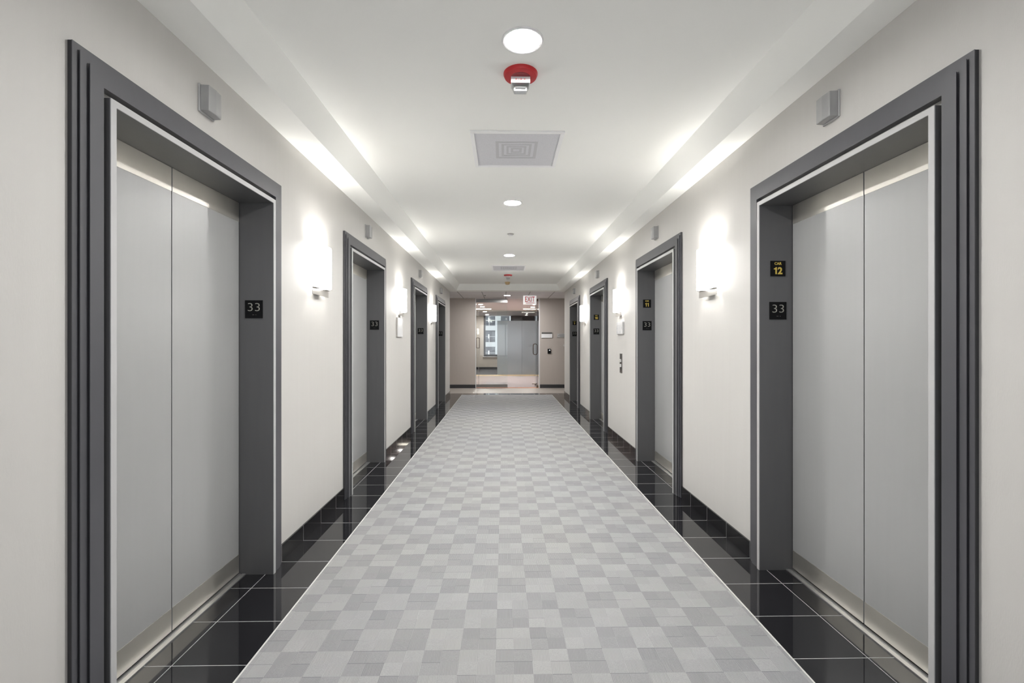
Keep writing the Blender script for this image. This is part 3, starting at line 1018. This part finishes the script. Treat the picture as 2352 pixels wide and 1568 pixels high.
# fixed leaf with rails
YD = YE + 0.07
LX0, LX1 = EX0 + 0.012, 0.105
d9 = boxes('door_9', [(LX0, LX1, YD - 0.006, YD + 0.006, 0.10, ZS - 0.115)], 'glass')
struct(d9, 'closed clear glass leaf with metal rails top and bottom')
boxes('top_rail', [(LX0, LX1, YD - 0.018, YD + 0.018, ZS - 0.115, ZS - 0.012)], 'rail', d9)
boxes('bottom_rail', [(LX0, LX1, YD - 0.018, YD + 0.018, 0.012, 0.100)], 'rail', d9)
boxes('stile', [(-0.732, -0.724, YD - 0.010, YD + 0.010, 0.10, ZS - 0.115)], 'nickel', d9)
bm = bmesh.new()
add_tube(bm, [(-0.750 + a, YD - 0.045, 1.30 + b) for a, b in ring_path(0.044, 0.145, 0.012, 4)], 0.0075, 8, True)
for z in (1.20, 1.40):
    add_tube(bm, [(-0.706, YD - 0.045, z), (-0.706, YD - 0.004, z)], 0.006, 8)
obj('handle', bm, 'bronze', d9, smooth=True)

# open leaf, swung into the reception about its floor pivot
d10 = bpy.data.objects.new('door_10', None)
COL.objects.link(d10)
d10.location = (0.972, YD, 0)
d10.rotation_euler = (0, 0, math.radians(90.5))
struct(d10, 'clear glass leaf swung open into the office, seen edge-on')
LW = 0.86
bm = bmesh.new(); add_box(bm, 0.0, LW, -0.006, 0.006, 0.012, ZS - 0.012)
obj('glass_pane', bm, 'glass', d10)
bm = bmesh.new()
add_box(bm, -0.012, 0.0, -0.007, 0.007, 0.012, ZS - 0.012)
obj('edge_strip', bm, 'winframe', d10)
for nm, z0, z1 in (('pivot_patch', 0.008, 0.075), ('top_patch', ZS - 0.075, ZS - 0.008)):
    bm = bmesh.new(); add_box(bm, -0.02, 0.16, -0.017, 0.017, z0, z1)
    obj(nm, bm, 'bronze', d10, bevel=0.003)
bm = bmesh.new()
add_box(bm, LW - 0.16, LW + 0.005, -0.017, 0.017, 0.008, 0.06)
add_tube(bm, [(LW - 0.08, 0.017, 0.045), (LW - 0.08, 0.10, 0.045)], 0.012, 8)
obj('lock_patch', bm, 'bronze', d10)
bm = bmesh.new()
add_tube(bm, [(LW - 0.09, a, 1.105 + b) for a, b in ring_path(0.066, 0.165, 0.055, 8)], 0.0105, 10, True)
obj('handle', bm, 'bronze', d10, smooth=True)

# ------------------------------------------------------------------ office beyond the glass
YB, OX = 22.85, 3.6
ZC = 2.60
struct(boxes('floor_office', [(-OX, OX, 13.53, 18.35, -0.1, 0.0)], 'pinkstone'), 'rose-grey polished floor inside the office')
struct(boxes('floor_wood', [(-OX, OX, 18.35, 19.10, -0.1, 0.0)], 'wood'), 'pale wood strip across the office floor')
struct(boxes('floor_dark', [(-OX, OX, 19.10, YB + 0.2, -0.1, 0.0)], 'darkcarpet'), 'dark carpet of the meeting room')
struct(boxes('ceiling_office', [(-OX, OX, YE + 0.14, YB + 0.2, ZC, ZC + 0.1)], 'act2'), 'tiled office ceiling')
struct(boxes('wall_office', [(-OX - 0.1, -OX, YE + 0.14, YB + 0.2, 0, ZC), (OX, OX + 0.1, YE + 0.14, YB + 0.2, 0, ZC),
                             (-OX, -SIDE + 1.0, YE + 0.13, YE + 0.14, 0, ZC)], 'office'))
WX0, WX1, WZ0 = -0.98, 0.42, 0.64
struct(boxes('wall_office_back', [(-OX, WX0, YB, YB + 0.2, 0, ZC), (WX0, WX1, YB, YB + 0.2, 0, WZ0)], 'office'), 'warm wall under the office window')
struct(boxes('wall_office_dark', [(WX1, OX, YB, YB + 0.2, 0, ZC)], 'slate'))
struct(boxes('baseboard_office', [(-OX, WX1, YB - 0.012, YB, 0, 0.11)], 'rubber'))
w = struct(bpy.data.objects.new('window_1', None), 'dark-framed office window looking onto a pale tower')
COL.objects.link(w)
w.location = (0, YB, 0)
F = 0.085
boxes('window_frame', [(WX0, WX0 + F, 0.0, 0.09, WZ0, ZC), (WX1 - F, WX1, 0.0, 0.09, WZ0, ZC), (WX0 + F, WX1 - F, 0.0, 0.09, WZ0, WZ0 + F)], 'winframe', w)
boxes('pane', [(WX0 + F, WX1 - F, 0.04, 0.048, WZ0 + F, ZC)], 'glass', w)
boxes('window_sill', [(WX0 - 0.03, WX1, -0.05, 0.0, WZ0 - 0.04, WZ0)], 'signwhite', w)

gp = thing('glass_partition', 'frosted glass meeting room partition with a clear strip along its top', 'glass partition', (0, 19.10, 0))
GX0, GX1 = -0.272, OX
xs = [GX0, 0.735, 1.75, 2.77, GX1]
for a, b in zip(xs, xs[1:]):
    p = boxes('frosted_panel', [(a + 0.003, b - 0.003, -0.006, 0.006, 0.012, 2.19)], 'frost', gp)
    boxes('clear_strip', [(a + 0.003, b - 0.003, -0.006, 0.006, 2.19, ZC - 0.02)], 'glass', p)
boxes('head_channel', [(-OX, GX1, -0.02, 0.02, ZC - 0.02, ZC)], 'nickel', gp)
boxes('floor_channel', [(GX0, GX1, -0.015, 0.015, 0, 0.012)], 'nickel', gp)

for x, y, lab in ((-0.785, 15.9, 'round office downlight nearer of two over the closed glass leaf'),
                  (-0.78, 17.0, 'round office downlight just before the linear light over the closed leaf'),
                  (1.055, 15.9, 'round office downlight nearer of two over the open glass leaf'),
                  (1.05, 17.1, 'round office downlight just before the linear light over the open leaf'),
                  (-0.79, 19.7, 'warm round downlight just past the partition line in the meeting room'),
                  (-0.78, 21.9, 'round meeting room downlight closest to the window')):
    make_downlight(ZC, lab, x, y, 0.075, 'lamp_far', 'office downlights')
for x, lab in ((-0.78, 'linear ceiling light on the window side of the office'), (1.04, 'linear ceiling light over the frosted partition')):
    t = thing('linear_light', lab, 'ceiling light', (x, 18.1, ZC), 0, 'office linear lights')
    boxes('housing', [(-0.30, 0.30, -0.10, 0.10, -0.006, 0.0)], 'white', t)
    boxes('diffuser', [(-0.285, 0.285, -0.085, 0.085, -0.012, -0.006)], 'lamp_strip', t)

# ------------------------------------------------------------------ tower across the street
t = thing('apartment_tower', 'pale concrete tower with glazed balconies seen through the office window', 'building', (0, 84, 0))
FL = 2.92
boxes('core', [(-12.5, 12.5, 1.4, 10.0, -25, 28)], 'towerglass', t)
for k in range(-6, 7):
    z = 0.90 + FL * k
    boxes('floor_band', [(-12.5, 12.5, 0.0, 1.4, z - 0.42, z + 0.42)], 'concrete', t)
for x in (-12.5, -8.6, -6.1, -1.54, 1.0, 5.0, 9.0, 11.5):
    boxes('pier', [(x, x + 1.0, -0.05, 1.4, -25, 28)], 'concrete', t)
for k in range(-2, 3):
    z = 0.90 + FL * k + 0.42
    boxes('balcony_lamp', [(-2.80, -2.60, -0.02, 0.15, z + 0.65, z + 1.40), (-2.66, -2.60, -0.02, 0.10, z, z + 0.65)], 'balcony', t)
for k in range(-2, 3):
    z = 0.90 + FL * k + 0.42
    boxes('balcony_rail', [(-5.1, -1.54, 0.02, 0.06, z + 0.95, z + 1.02)], 'concrete', t)

# ------------------------------------------------------------------ holes in the ceilings for the recessed lamps
for host in ('ceiling',):
    o = bpy.data.objects[host]
    zc = ZT if host == 'ceiling' else ZS
    bm = bmesh.new()
    for x, y, z, r_ in CUTS:
        if abs(z - zc) < 0.01:
            bmesh.ops.create_cone(bm, cap_ends=True, segments=48, radius1=r_ * 1.03, radius2=r_ * 1.03, depth=0.09,
                                  matrix=Matrix.Translation((x, y, zc)))
    me = bpy.data.meshes.new('cut'); bm.to_mesh(me); bm.free()
    cut = bpy.data.objects.new('cut', me); COL.objects.link(cut)
    b = o.modifiers.new('holes', 'BOOLEAN')
    b.operation = 'DIFFERENCE'; b.solver = 'EXACT'; b.object = cut
    dg = bpy.context.evaluated_depsgraph_get()
    new = bpy.data.meshes.new_from_object(o.evaluated_get(dg))
    o.modifiers.clear()
    o.data = new
    bpy.data.objects.remove(cut)
